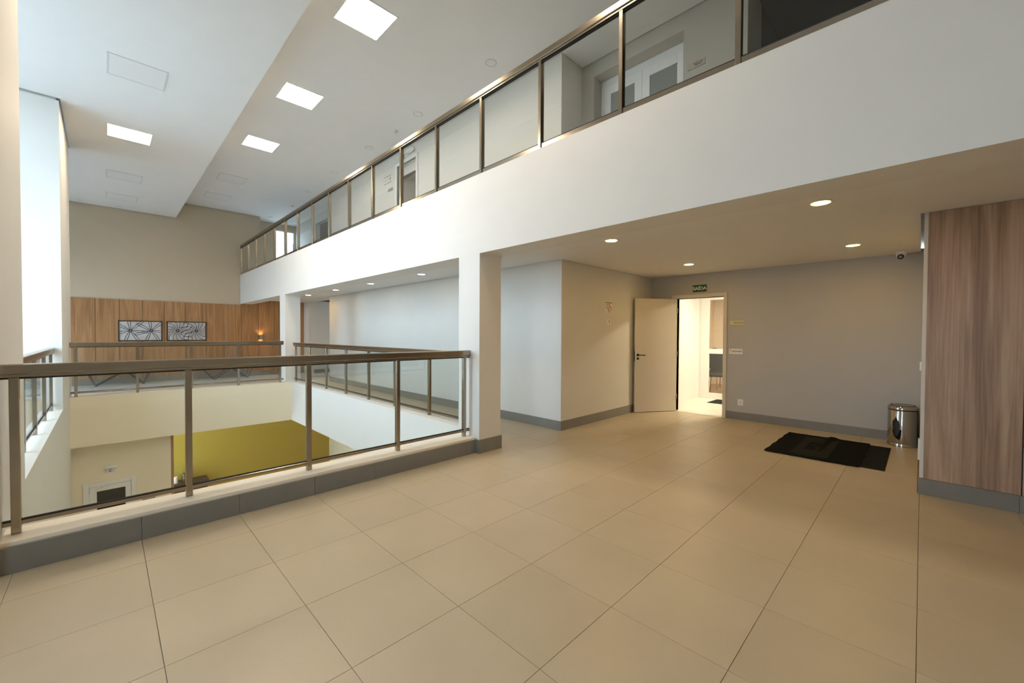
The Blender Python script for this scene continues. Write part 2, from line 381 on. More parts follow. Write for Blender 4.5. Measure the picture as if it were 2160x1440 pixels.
# upper floor walls
w = MB(); w.box(4.83, 5.5, 3.83, DUA:=7.80, 3.25, CHI+.03); w.box(4.83, 5.5, 8.62, 12.78, 3.25, CHI+.03); w.box(4.83, 5.5, DUA, 8.62, 5.36, CHI+.03)
w.box(5.34, 5.5, 12.78, 14.15, 3.25, CHI+.03); w.box(5.34, 5.5, 15.29, 17.4, 3.25, CHI+.03); w.box(5.34, 5.5, 14.15, 15.29, 5.40, CHI+.03)
wu = struct(w.build('wall_upper', 'wall_paint'))
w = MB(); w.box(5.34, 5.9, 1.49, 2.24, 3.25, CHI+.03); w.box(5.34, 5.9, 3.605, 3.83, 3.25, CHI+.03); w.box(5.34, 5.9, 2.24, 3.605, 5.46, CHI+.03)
struct(w.build('wall_upper_recess', 'recess_shade_paint'))
w = MB(); w.box(5.5, 7.6, 14.05, 14.15, 3.25, 5.76); w.box(5.5, 7.6, 15.29, 15.4, 3.25, 5.76); w.box(7.6, 7.7, 14.05, 15.4, 3.25, 5.76); w.box(5.5, 7.7, 14.1, 15.4, 5.5, 5.6)
w.box(5.5, 5.9, 2.2, 2.24, 3.25, 5.76)
w.box(5.9, 8.3, 1.49, 1.59, 3.25, 5.76); w.box(7.2, 7.3, -3.5, 1.5, 3.25, 5.76); w.box(5.36, 8.3, -3.5, 1.49, 5.675, 5.70)
struct(w.build('wall_dark', 'unlit_room_shade'))
w = MB(); w.box(5.5, 7.0, 7.70, 7.80, 3.25, 5.5); w.box(5.5, 7.0, 8.62, 8.72, 3.25, 5.5); w.box(6.9, 7.0, 7.7, 8.7, 3.25, 5.5); w.box(5.5, 7.0, 7.7, 8.7, 5.42, 5.5)
struct(w.build('wall_lift_lobby', 'beige_room'))
# upper far end wall with window
WX0, WX1, WZ1 = 4.59, 5.31, 5.46
w = MB(); w.box(3.97, WX0, 17.4, 17.55, 3.25, CHI+.05); w.box(WX1, 5.5, 17.4, 17.55, 3.25, CHI+.05); w.box(WX0, WX1, 17.4, 17.55, WZ1, CHI+.05); w.box(3.97, 4.02, 17.0, 17.4, 3.25, CHI+.05)
struct(w.build('wall_upper_end', 'far_wall_paint'))
# room shell behind the camera and outer sides
w = MB(); w.box(-4.4, 8.3, -3.7, -3.5, -4.2, 5.76); w.box(8.24, 8.4, -3.5, -0.01, -0.3, 5.76); w.box(8.3, 8.4, -0.5, 18.2, 2.9, 5.76)
w.box(-4.4, -4.2, 9.61, 12.6, -4.2, 5.76); w.box(-4.4, -4.2, 15.6, 17.0, -4.2, 5.76); w.box(-4.4, -4.2, 12.6, 15.6, -4.2, 0.1); w.box(-4.4, -4.2, 12.6, 15.6, 3.2, 5.76); w.box(-2.7, -2.5, 1.25, 5.6, -.3, 5.76); w.box(-2.7, -2.5, -3.7, 0.5, -.3, 5.76); w.box(-4.4, 4.0, 17.0, 17.1, 5.2, 5.76); w.box(5.5, 8.4, 17.55, 17.65, 3.2, 5.76)
struct(w.build('wall_back', 'wall_paint'))
# unseen facade windows, placed and sized for the daylight they let in
def window_wall(n, y0, y1, parts):
    fac = struct(bx(n, 'white_paint', (-2.66, -2.54, y0, y1, 0.0, 0.18))); st = (y1-y0)/parts
    for k in range(parts+1): bx('mullion', 'white_paint', (-2.64, -2.56, max(y0, y0+k*st-0.025), min(y1, y0+k*st+0.025), 0.18, 5.1), fac)
    for k in range(parts): bx('pane', 'window_glass', (-2.605, -2.595, y0+k*st+.025, y0+(k+1)*st-.025, 0.18, 5.1), fac)
    bx('head', 'white_paint', (-2.66, -2.54, y0, y1, 5.1, 5.18), fac)
window_wall('window_1', 5.6, 9.61, 4)
fac = struct(bx('window_4', 'white_paint', (-4.33, -4.27, 12.6, 15.6, 0.1, 0.18)))
for a in (12.6, 13.58, 14.57, 15.55): bx('mullion', 'white_paint', (-4.33, -4.27, a, a+.05, .18, 3.2), fac)
for a in (12.65, 13.63, 14.62): bx('pane', 'window_glass', (-4.303, -4.297, a, a+.93, .18, 3.2), fac)
window_wall('window_3', 0.5, 1.25, 1)
struct(bx('ground', 'ground_concrete', (-60, -4.4, -60, 80, -4.6, -4.4)))
struct(bx('ground', 'ground_concrete', (-4.4, 40, 18.4, 80, -4.6, -4.4)))

# kerbs around the void
k = struct(bx('wall_kerb', 'kerb_paint', (-0.48, 3.355, 4.02, 4.30, -0.69, 0.198), bev=0.004))
a0 = -0.50
for a1 in (0.179, 0.784, 1.383, 1.98, 2.585, 3.19, 3.345):
    bx('baseboard_tile', 'grey_skirting', (a0+0.001, a1-0.001, 4.0, 4.02, 0.0, 0.168), k, bev=0.0012); a0 = a1
w = MB(); w.box(-0.48, 3.72, 11.33, 11.60, -0.69, 0.275); kf = struct(w.build('wall_gallery', 'cream_paint'))
w = MB(); w.box(3.355, 3.70, 4.374, 11.795, -0.69, 0.278); kr = struct(w.build('wall_gallery', 'beam_paint'))
bx('baseboard', 'grey_skirting', (3.70, 3.715, 4.374, 11.795, 0, 0.148), kr)
struct(bx('floor', 'gallery_tile', (3.70, 3.72, 12.25, 13.4, -0.3, 0)))
# lobby below
w = MB(); w.box(-0.48, 1.005, 11.60, 11.74, -4.2, -0.69)
wlob = struct(w.build('wall_lobby', 'cream_paint'))
struct(bx('trim_1', 'wood_far', (1.005, 1.055, 11.63, 11.74, -4.2, -0.69)))
struct(MB().box(-0.48, 6.34, 16.72, 16.82, -4.2, -0.69).build('wall_lobby_back', 'olive_paint'))
struct(MB().box(6.34, 6.5, 3.5, 16.8, -4.2, -0.69).box(-0.5, 6.5, 3.3, 3.5, -4.2, -0.31).build('wall_lobby_right', 'cream_paint'))
struct(bx('ceiling', 'ceiling_paint', (3.70, 6.5, 3.5, 16.8, -0.70, -0.60)))

# ------------------------------------------------------------------ hall door (door_1) and the bright room behind it
d1 = struct(thing('door_1', 'cream hall door standing open beside the exit sign', None))
fr = MB()
fr.box(8.055, 8.25, DY0-0.062, DY0, 0, DH+0.07, 0.003); fr.box(8.055, 8.25, DY1, DY1+0.07, 0, DH+0.07, 0.003); fr.box(8.055, 8.25, DY0, DY1, DH, DH+0.07, 0.003)
fr.build('frame', 'door_cream', d1)
hinge = Vector((8.055, 3.44, 0)); free = Vector((7.285, 3.925, 0)); dv = (free - hinge).normalized(); nv = Vector((dv.y, -dv.x, 0))
if nv.y > 0: nv = -nv
def leafpt(u, v, d): return hinge + dv*u + nv*d + Vector((0, 0, v))
L_ = (free - hinge).length
leaf = MB().prism([(0, .012), (L_, .012), (L_, 2.225), (0, 2.225)], leafpt, -0.036, 0.0).build('leaf', 'door_cream', d1)
h = MB()
h.tube([leafpt(L_-.058, 1.125, 0), leafpt(L_-.058, 1.125, .045), leafpt(L_-.07, 1.125, .052), leafpt(L_-.19, 1.12, .052)], .0095)
c0 = leafpt(L_-.058, 1.125, 0); 
h.tube([leafpt(L_-.058, 1.125, 0), leafpt(L_-.058, 1.125, .01)], .027, 16)
h.build('handle', 'black_metal', leaf, smooth=True, auto=True)
MB().tube([leafpt(L_-.058, 1.055, 0), leafpt(L_-.058, 1.055, .01)], .024, 16).build('lock_rose', 'black_metal', leaf)
bm_ = MB().prism([(L_, 1.0), (L_+.002, 1.0), (L_+.002, 1.2), (L_, 1.2)], leafpt, -.03, -.006).build('strike_plate', 'black_metal', leaf)
for z in (0.25, 1.1, 1.95): MB().tube([leafpt(-.004, z, .004), leafpt(-.004, z+.09, .004)], .008).build('hinge', 'steel', leaf)
for u in (.07, .19): MB().tube([leafpt(u, 2.16, 0), leafpt(u, 2.16, .003)], .008, 10).build('screw_cap', 'steel_plate', leaf)

w = MB(); w.box(8.24, 8.68, DY1+.02, 4.2, -.3, 2.75); w.box(8.68, 10.34, 3.86, 4.2, -.3, 2.75); w.box(10.31, 10.40, 3.81, 3.87, -.3, 2.75); w.box(10.31, 10.40, 1.0, 3.81, 2.43, 2.75)
w.box(8.24, 10.4, -0.6, -0.5, -.3, 2.75); w.box(10.31, 10.40, -.5, 1.0, -.3, 2.75)
room = struct(w.build('wall_room', 'white_paint'))
struct(MB().box(8.08, 10.36, -0.5, 4.0, -.30, 0.0).build('floor', 'bright_tile')); struct(bx('ceiling', 'ceiling_paint', (8.24, 13.6, -.6, 4.2, 2.69, 2.75)))
struct(bx('floor', 'wood_floor', (10.36, 13.6, -0.5, 4.6, -.30, 0.001)))
struct(MB().box(13.5, 13.6, -.5, 4.7, -.3, 2.75).box(10.34, 13.6, 4.6, 4.7, -.3, 2.75).box(10.3, 13.6, -.6, -.5, -.3, 2.75).box(10.34, 13.6, 4.2, 4.7, 2.69, 2.75).build('wall_room_back', 'beige_room'))
d2 = struct(thing('door_2', None, None))
MB().box(10.30, 10.36, 3.62, 3.81, 0, 2.43, .003).box(10.30, 10.36, 2.0, 3.62, 1.075, 1.19, .003).box(10.30, 10.36, 2.0, 3.62, 0.0, .135, .003).box(10.30, 10.36, 2.0, 3.62, 2.36, 2.43, .003).box(10.30, 10.36, 1.0, 2.06, 0, 2.43, .003).build('frame', 'white_paint', d2)
bx('pane', 'door_glass', (10.325, 10.333, 2.06, 3.62, 1.19, 2.36), d2); bx('pane', 'door_glass', (10.325, 10.333, 2.06, 3.62, .135, 1.075), d2)
def room_lamp(x, y, label):
    t = thing('ceiling_light', label, 'light', (x, y, 2.69))
    MB().lathe([(.17, -.02), (.17, 0)], (x, y, 2.69)).build('rim', 'white_plastic', t, True, True)
    MB().lathe([(0, -.024), (.15, -.024), (.15, -.019)], (x, y, 2.69)).build('diffuser', 'room_light', t)
room_lamp(9.3, 2.3, 'round ceiling lamp in the bright room behind the open door'); room_lamp(11.9, 2.9, 'round ceiling lamp beyond the glazed white door')
room_lamp(9.3, 0.6, 'round ceiling lamp deep in the bright room')
p = thing('doormat', 'brown doormat inside the bright room behind the open door', 'mat', (9.9, 2.95, 0))
MB().box(9.6, 10.2, 2.5, 3.38, .0, .010, .003).build('pile', 'mat_ridge', p); MB().box(9.58, 10.22, 2.48, 3.40, .0, .005).build('backing', 'black_rubber', p)
t = thing('door_sign', 'pale name plate on the white wall seen through the open door', 'sign', (8.95, 3.85, 1.6))
bx('plate', 'steel_plate', (8.98, 9.28, 3.85, 3.86, 1.585, 1.68), t)
for zz in (1.65, 1.615): bx('text_line', 'sign_ink', (9.12, 9.22, 3.847, 3.85, zz-.006, zz+.006), t)
def chair(x, y, rz, label):
    t = thing('chair', label, 'chair', (x, y, 0.001), 'black chairs behind the glazed door', rz); t['shift'] = 0
    MB().box(-.24, .24, -.24, .24, .44, .52, .025).build('seat', 'black_fabric', t)
    outline = [(-.22, .56), (.22, .56)] + [(.22*math.cos(a), .93+.22*math.sin(a)) for a in [k*PI/10 for k in range(0, 11)]]
    MB().prism(outline, lambda u, v, d: Vector((d - .04*(v-.5), u, v)), .22, .27).build('backrest', 'black_fabric', t)
    for sy in (-1, 1):
        MB().tube([(.22, sy*.2, .44), (.28, sy*.23, .0)], .013).build('leg', 'steel', t); MB().tube([(-.22, sy*.2, .44), (-.27, sy*.23, .0)], .013).build('leg', 'steel', t)
        MB().tube([(.24, sy*.25, .50), (.22, sy*.27, .70), (-.12, sy*.27, .70), (-.16, sy*.25, .50)], .013).build('armrest', 'black_metal', t)
    return t
chair(11.35, 3.72, 0.3, 'black padded armchair nearest behind the glazed white door')
chair(12.05, 3.30, -0.2, 'second black padded armchair farther behind the glazed white door')
chair(12.3, 4.05, 0.9, 'third black padded armchair turned sideways in the far room')

# ------------------------------------------------------------------ railings
def railing(label, axis, c, a0, a1, posts, zb, zt, lo, group='stainless steel and glass railings', hw=0.042, pw=0.022, pd=0.022, hh=0.085, bh=.026):
    """axis: running direction; c: the other coordinate; zb: kerb top; lo: height of the bottom rail"""
    mid = (a0 + a1)/2
    t = thing('glass_railing', label, 'railing', (mid, c, zb) if axis == 'x' else (c, mid, zb), group)
    def b(name, m, p0, p1, w0, w1, z0, z1, bev=0.0):
        d = (p0, p1, w0, w1, z0, z1) if axis == 'x' else (w0, w1, p0, p1, z0, z1)
        return bx(name, m, d, t, bev)
    hr = b('handrail', 'steel', a0, a1, c-hw, c+hw, zt-hh*.76, zt, .006)
    b('lower_channel', 'steel', a0, a1, c-hw*.72, c+hw*.72, zt-hh, zt-hh*.76, .002)
    b('gasket', 'black_rubber', a0, a1, c-.012, c+.012, zt-hh-.012, zt-hh)
    b('bottom_rail', 'steel', a0, a1, c-.014, c+.014, lo, lo+bh, .002)
    b('gasket', 'black_rubber', a0, a1, c-.009, c+.009, lo+bh, lo+bh+.010)
    for p_ in posts: b('post', 'steel', p_-pw, p_+pw, c-pd, c+pd, zb, zt-hh, .003)
    ends = sorted([a0+.004]+[q for q in posts]+[a1-.004])
    for q0, q1 in zip(ends, ends[1:]):
        if q1-q0 > .2: b('glass_pane', 'rail_glass', q0+pw+.001, q1-pw-.001, c-.004, c+.004, lo+bh+.010, zt-hh-.010)
    return t
near = [-0.42, 0.472, 1.385, 2.33, 3.275]
railing('long steel and glass railing in the foreground on the near kerb', 'x', 4.16, -0.478, 3.353, near, 0.198, 1.305, 0.255)
railing('steel and glass railing on the far gallery in front of the wood wall', 'x', 11.45, -0.476, 3.21, [-0.40, 0.472, 1.358, 2.242, 3.135], 0.275, 1.32, 0.335)
railing('steel and glass railing along the side gallery between the two columns', 'y', 3.50, 4.376, 11.55, [11.42, 10.42, 9.38, 8.33, 7.31, 6.33, 5.29, 4.52], 0.278, 1.277, 0.32)
railing('short steel and glass railing on the white sill in the left wall opening', 'y', -0.60, 5.26, 9.60, [5.45, 6.42, 7.42, 8.5, 9.52], 0.292, 1.27, 0.36)
railing('long steel and glass railing of the upper floor above the white beam', 'y', 3.395, -1.5, 16.795, [1.005 + .9850*k for k in range(17)] + [0.02, -.965], 3.53, 4.565, 3.533, pw=.020, pd=.028, bh=.058)

# ------------------------------------------------------------------ ceiling lights
def panel_light(x, y, z, on, label):
    t = thing('ceiling_light', label, 'light', (x, y, z), 'square ceiling panels')
    f = MB(); s, i = .31, .292
    for q in ((-s, s, -s, -i), (-s, s, i, s), (-s, -i, -i, i), (i, s, -i, i)): f.box(x+q[0], x+q[1], y+q[2], y+q[3], z-.006, z)
    f.build('frame', 'white_plastic' if on else 'panel_rim', t)
    bx('diffuser', 'panel_light' if on else 'panel_off', (x-i, x+i, y-i, y+i, z-.004, z-.0005), t)
XH, XL = 2.47, 0.36
for y, on, lab in ((5.24, 1, 'lit square ceiling panel nearest the camera on the high ceiling'), (7.80, 1, 'lit square ceiling panel, second from the camera on the high ceiling'), (10.35, 1, 'lit square ceiling panel farthest along the high ceiling'), (13.23, 0, 'unlit square panel on the high ceiling just past the last lit panel'), (15.25, 0, 'unlit square panel on the high ceiling nearest the far wall'), (2.65, 1, 'unseen lit square ceiling panel added overhead beside the upper railing')):
    panel_light(XH, y, CHI, on, lab)  # overhead panel is out of view, added to warm the near beam
for y, on, lab in ((5.30, 1, 'unseen lit square panel added to the dropped ceiling above the near railing'), (10.40, 1, 'lit square panel on the lower dropped ceiling'), (7.85, 0, 'unlit square panel on the dropped ceiling nearest the camera'), (13.28, 0, 'unlit square panel on the dropped ceiling just past its lit panel'), (15.35, 0, 'unlit square panel on the dropped ceiling nearest the far wall')):
    panel_light(XL, y, CMID, on, lab)  # panel above the near railing is out of view, added to warm pier and kerb
def downlight(x, y, z, m, label, r=.085, group='round recessed downlights'):
    t = thing('downlight', label, 'light', (x, y, z), group)
    MB().lathe([(r*.80, -.001), (r*.84, -.006), (r, -.005), (r, 0)], (x, y, z), 32).build('rim', 'white_plastic' if m != 'lamp_off' else 'lamp_off', t, True, True)
    MB().lathe([(0, -.003), (r*.80, -.003), (r*.80, -.0005)], (x, y, z), 32).build('lens', m if m != 'lamp_off' else 'panel_off', t)
downlight(4.49, .65, CLO, 'down_light', 'lit downlight nearest the camera, left of the wood panelling')
downlight(4.48, 2.75, CLO, 'down_light', 'lit downlight under the soffit right of the near column')
downlight(6.88, .65, CLO, 'down_light', 'lit downlight over the black mats')
downlight(6.88, 2.75, CLO, 'down_light', 'lit downlight over the open door')
downlight(4.43, 6.98, CLO, 'down_light_neutral', 'lit downlight in the side gallery nearest the near column')
downlight(4.43, 9.15, CLO, 'down_light_neutral', 'second lit downlight along the side gallery')
downlight(4.43, 11.20, CLO, 'down_light_neutral', 'third lit downlight along the side gallery')
downlight(4.43, 13.30, CLO, 'down_light', 'lit downlight at the far end of the side gallery')
downlight(4.43, 15.3, CLO, 'down_light', 'lit downlight before the wood wall, hidden behind the far column')
for y, lab in ((4.74, 'nearest'), (6.81, 'second'), (8.83, 'third'), (10.81, 'fourth'), (12.81, 'fifth'), (14.80, 'sixth'), (16.55, 'last')):
    downlight(4.24, y, CHI, 'lamp_off', f'unlit round downlight above the upper corridor, {lab} from the camera', .09, 'unlit downlights above the upper corridor')
for x, w_ in ((-.45, 'left'), (.32, 'middle'), (1.15, 'right')):
    downlight(x, 16.50, CMID, 'lamp_off', f'small unlit downlight by the far wall, {w_} of three', .06, 'small downlights by the far wall')
for x, y, lab in ((1.6, 12.6, 'just behind the lobby door wall'), (3.0, 12.8, 'below the far column'), (4.4, 9.0, 'midway under the side gallery'), (4.4, 14.0, 'in the far right lobby corner'), (4.4, 5.5, 'under the near end of the side gallery')):
    downlight(x, y, -.70 if x > 3.7 else -.69, 'lobby_fill_light', 'added unseen lobby downlight ' + lab, .11, 'added lobby downlights')  # unseen lamps, added to fill the lobby with warm light
def smoke(x, y, label, z=CHI):
    t = thing('smoke_detector', label, 'detector', (x, y, z)); MB().lathe([(.05, -.012), (.05, 0)], (x, y, z), 24).build('base', 'white_plastic', t, True, True)
    MB().lathe([(0, -.05), (.025, -.05), (.04, -.03), (.042, -.012)], (x, y, z), 24).build('head', 'lamp_off', t, True, True)
smoke(4.26, 7.70, 'small smoke detector between two unlit downlights over the upper corridor')
smoke(4.36, 14.55, 'dark sensor beside an unlit downlight near the far wall')
# domed security camera
t = thing('security_camera', 'white dome security camera at the ceiling by the wood wall', 'camera', (7.86, .22, CLO))
MB().lathe([(.055, -.03), (.062, -.02), (.062, 0)], (7.86, .22, CLO), 24).build('base', 'white_plastic', t, True, True)
hd = MB().lathe([(0, -.105), (.03, -.10), (.052, -.075), (.056, -.03), (.05, -.02)], (7.86, .22, CLO), 24).build('head', 'white_plastic', t, True, True)
cc = Vector((7.86, .22, CLO-.062)); dd = (Vector((0.0, 1.2, 0.4)) - cc).normalized()
MB().tube([cc+dd*.03, cc+dd*.062], .036, 20).build('lens', 'black_metal', hd)
MB().tube([cc+dd*.06, cc+dd*.064], .014, 14).build('lens_glass', 'steel_plate', hd)

# ------------------------------------------------------------------ signs on the door wall and the hall corner wall
def plate(name, label, m, dims, cat='sign', bev=.0015): 
    t = thing(name, label, cat, ((dims[0]+dims[1])/2, (dims[2]+dims[3])/2, dims[4])); bx('plate', m, dims, t, bev); return t
t = plate('exit_sign', 'green exit sign above the open hall door', 'sign_green', (8.074, 8.08, 2.89, 3.15, 2.345, 2.478))
text('lettering', 'SAÍDA', .085, 'sign_white', t, (8.073, 3.02, 2.408), '-x', bold=.0022, sx=1.05)
t = plate('name_plate', 'brass name plate right of the open hall door', 'brass_plate', (8.073, 8.08, 2.245, 2.475, 1.700, 1.782))
text('lettering', 'CIRCULAÇÃO', .026, 'sign_ink', t, (8.072, 2.335, 1.741), '-x', bold=.0006)
t = plate('braille_plate', 'pale raised sign right of the hall door, below the brass plate', 'white_plastic', (8.071, 8.08, 2.262, 2.486, 1.175, 1.273), bev=.003)
text('lettering', 'CIRCULAÇÃO', .026, 'sign_ink', t, (8.070, 2.355, 1.226), '-x', bold=.0006)
bx('arrow_mark', 'sign_ink', (8.069, 8.071, 2.455, 2.463, 1.235, 1.258), t)
t = plate('power_outlet', 'white wall socket right of the hall door near the skirting', 'white_plastic', (8.072, 8.08, 2.235, 2.33, .255, .37), 'socket', .003)
MB().lathe([(0, -.002), (.018, -.002), (.018, 0)], (8.072, 2.283, .312), 16, 'x').build('socket_hole', 'lamp_off', t)
t = plate('notice', 'white notice with a red map outline on the corner wall', 'sign_white', (6.32, 6.575, 3.996, 4.0, 1.895, 2.115))
mp = [(.30, .74), (.52, .74), (.62, .56), (.84, .53), (.83, .46), (.70, .26), (.60, .22), (.47, .22), (.42, .30), (.40, .42), (.14, .46)]
mk = MB(); q = [Vector((6.32 + .255*u, 3.9945, 1.895 + .24*v - .008)) for u, v in mp]
mk.tube(q, .0055, 6, closed=True); mk.build('map_outline', 'sign_red', t)
q = [Vector((6.32 + .255*u, 3.9945, 1.895 + .24*v - .008)) for u, v in ((.40, .42), (.46, .45), (.56, .46), (.52, .55), (.56, .64))]
MB().tube(q, .005, 6).build('map_outline', 'sign_red', t)
bx('text_line', 'sign_ink', (6.335, 6.555, 3.994, 3.996, 2.086, 2.098), t); bx('text_line', 'steel_plate', (6.38, 6.55, 3.994, 3.996, 1.913, 1.919), t)
t = plate('wall_tag', 'small cream tag on the corner wall under the white notice', 'white_plastic', (6.372, 6.515, 3.994, 4.0, 1.697, 1.792))
bx('mark', 'sign_ink', (6.452, 6.474, 3.9925, 3.994, 1.755, 1.772), t); bx('mark', 'steel_plate', (6.455, 6.471, 3.9925, 3.994, 1.715, 1.755), t)

# ------------------------------------------------------------------ mats and bin
t = thing('doormat', 'dark ribbed mat lying under the black mat, nearer the bin', 'mat', (6.85, .8, 0))
bx('base', 'black_rubber', (6.17, 7.50, .27, 1.17, 0, .005), t)
for kx in range(12): bx('rib', 'mat_ridge', (6.19+.109*kx, 6.28+.109*kx, .275, 1.165, .005, .0085), t, .001)
m_ = MB(); bm = m_.bm; nx, ny = 28, 20; X0, X1, Y0, Y1 = 6.115, 7.53, .485, 1.44
def hz(u, v):
    return .011 + .018*math.exp(-((u-1)/.10)**2)*math.exp(-((v-.42)/.05)**2) + .006*math.exp(-((v-.45)/.03)**2)*u
g = [[bm.verts.new((X0 + (X1-X0)*i/nx + .006*math.sin(j*1.7), Y0 + (Y1-Y0)*j/ny + .005*math.sin(i*.9), hz(i/nx, j/ny))) for j in range(ny+1)] for i in range(nx+1)]
for i in range(nx):
    for j in range(ny): bm.faces.new((g[i][j], g[i+1][j], g[i+1][j+1], g[i][j+1]))
ret = bmesh.ops.extrude_face_region(bm, geom=bm.faces[:]); vs = [v for v in ret['geom'] if isinstance(v, bmesh.types.BMVert)]
bmesh.ops.translate(bm, verts=vs, vec=(0, 0, .006))
t = thing('doormat', 'large black mat with a grey lettered centre in front of the bin', 'mat', (6.82, .96, 0))
m_.build('pile', 'mat_black', t)
bx('centre_field', 'mat_grey', (6.22, 7.38, .80, 1.18, .0165, .0185), t)
text('lettering', 'PSR', .26, 'mat_black', t, (6.82, .985, .0192), '+z', bold=.004, sx=1.35)

bc = Vector((7.835, .172, 0)); R_ = .155
t = thing('trash_bin', 'round polished steel bin with black leaf emblem by the wood wall', 'bin', bc)
MB().lathe([(R_*.97, 0), (R_, .01), (R_, .488), (R_*.985, .492)], bc, 48).build('body', 'chrome', t, True, True)
MB().lathe([(R_+.003, .0), (R_+.003, .035), (R_, .04)], bc, 48).build('base_ring', 'chrome', t, True, True)
MB().lathe([(R_*.97, .488), (R_*.97, .508)], bc, 48).build('rim_gap', 'black_rubber', t, True, True)
lid = MB().lathe([(0, .562), (R_*.80, .558), (R_*.93, .552), (R_*1.02, .535), (R_*1.02, .507), (R_*.9, .505)], bc, 48).build('lid', 'chrome', t, True, True)
MB().lathe([(R_*.80, .5585), (R_*.84, .5592), (R_*.86, .5565)], bc, 48).build('flap_seam', 'black_rubber', lid, True, True)
leafp = [(-.004, .40), (.0, .415), (.010, .385), (.022, .365), (.040, .352), (.040, .31), (.038, .25), (.026, .19), (.012, .145), (.0, .13), (-.02, .15), (-.034, .20), (-.043, .26), (-.042, .315), (-.030, .345), (-.016, .365)]
th0 = math.radians(180-24)
def onbin(u, v, d): 
    a = th0 - u/R_; return Vector((bc.x + (R_+d)*math.cos(a), bc.y + (R_+d)*math.sin(a), v))
me_ = MB(); bm = me_.bm; rows = 16; zs = [.13 + (.415-.13)*i/rows for i in range(rows+1)]
def wid(z, side):
    pts = sorted([(v, u) for u, v in (leafp[1:10] if side > 0 else leafp[9:]+leafp[:2])])
    for (v0, u0), (v1, u1) in zip(pts, pts[1:]):
        if v0 <= z <= v1: return u0 + (u1-u0)*(z-v0)/(v1-v0 + 1e-9)
    return 0.0
lg = []
for z in zs:
    a, b_ = wid(z, -1), wid(z, 1); lg.append([bm.verts.new(onbin(a + (b_-a)*k/6, z, .0012)) for k in range(7)])
for i in range(rows):
    for k in range(6): bm.faces.new((lg[i][k], lg[i][k+1], lg[i+1][k+1], lg[i+1][k]))
o = me_.build('leaf_emblem', 'black_metal', t); o['label'] = 'black leaf emblem'
MB().box(7.86, 7.95, .0+.03, .06, .02, .05, .004).build('pedal', 'black_rubber', t)

# ------------------------------------------------------------------ far gallery: pictures, sconce, benches
def picture(x0, x1, swirl, label):
    z0, z1, y = 1.26, 1.872, 16.80
    t = thing('picture', label, 'picture', ((x0+x1)/2, y, z0), 'line pattern pictures on the wood wall')
    bx('canvas', 'art_grey', (x0+.02, x1-.02, y-.025, y, z0+.02, z1-.02), t)
    f = MB(); 
    for q in ((x0, x1, z0, z0+.026), (x0, x1, z1-.026, z1), (x0, x0+.026, z0, z1), (x1-.026, x1, z0, z1)): f.box(q[0], q[1], y-.04, y, q[2], q[3])
    f.build('frame', 'black_metal', t)
    Wd, Hd = x1-x0-.05, z1-z0-.05; ox, oz = x0+.025, z0+.025
    mb = MB()
    def clip_line(pts, r):
        run = []
        for u, v in pts:
            if 0 <= u <= 1 and 0 <= v <= 1: run.append((ox+u*Wd, y-.0265, oz+v*Hd))
            elif run:
                if len(run) > 1: mb.tube(run, r, 4)
                run = []
        if len(run) > 1: mb.tube(run, r, 4)
    asp = Wd/Hd
    for cx_ in (.25, .75):
        n = 14 if not swirl else 15
        for k_ in range(n):
            a = 2*PI*k_/n + .1; pts = []; pt2 = []
            for s_ in range(1, 27):
                rr = s_*.028
                aa = a + (1.35*rr**.6 if swirl else (.25 if k_ % 2 else -.25)*rr)
                pts.append((cx_ + rr*math.cos(aa)/asp, .52 + rr*math.sin(aa)))
                aa = a + .10 + 2.1*rr**.9
                if s_ > 5: pt2.append((cx_ + rr*math.cos(aa)/asp, .52 + rr*math.sin(aa)))
            clip_line(pts, .0065 if not swirl else .006)
            if swirl: clip_line(pt2, .0035)
    mb.build('line_pattern', 'art_black', t)
picture(.282, 1.275, False, 'black framed picture of straight radiating lines, left of the pair')
picture(1.382, 2.39, True, 'black framed picture of swirling lines, right of the pair')
t = thing('wall_sconce', 'small metal up and down sconce glowing on the wood wall', 'lamp', (3.962, 16.80, 1.28))
f = MB(); 
for q in ((3.905, 4.02, 16.70, 16.704), (3.905, 4.02, 16.796, 16.80), (3.905, 3.909, 16.70, 16.80), (4.016, 4.02, 16.70, 16.80)): f.box(*q, 1.29, 1.45)
f.build('housing', 'steel', t)
bx('bulb', 'sconce_light', (3.93, 3.995, 16.72, 16.78, 1.34, 1.40), t)
for nm, zz, dr in (('sconce_up', 1.43, 1), ('sconce_down', 1.31, -1)):
    ld = bpy.data.lights.new(nm, 'SPOT'); ld.energy = 3.5; ld.color = (1.0, .60, .28); ld.spot_size = 1.9; ld.spot_blend = .6; ld.shadow_soft_size = .02
    lo = bpy.data.objects.new('bulb_glow', ld); COL.objects.link(lo); lo.parent = t; lo.location = (0, -.065, zz-1.28)
    lo.rotation_euler = (PI if dr > 0 else 0, 0, 0)
def bench(x0, x1, feet, label):
    y0, y1 = 16.08, 16.62
    t = thing('bench', label, 'bench', ((x0+x1)/2, 16.35, 0), 'wire legged benches by the wood wall')
    MB().box(x0, x1, y0, y1, .40, .47, .015).build('seat', 'black_fabric', t)
    MB().box(x0+.05, x1-.05, y0+.04, y1-.04, .385, .40).build('underframe', 'black_metal', t)
    for (a, f_, b_) in feet:
        for yy in (y0+.06, y1-.06):
            mb = MB()
            for o_ in (0, .035): mb.tube([(a+o_, yy, .39), (f_+o_*.4, yy, .012), (b_+o_, yy, .39)], .009, 6)
            mb.build('leg', 'black_metal', t)
bench(-.42, 1.12, ((-.36, -.20, .36), (.42, .80, .94)), 'black bench on V shaped wire legs behind the left of the far railing')
bench(2.0, 3.62, ((2.18, 2.50, 2.98), (2.95, 3.42, 3.56)), 'black bench on V shaped wire legs behind the right of the far railing')

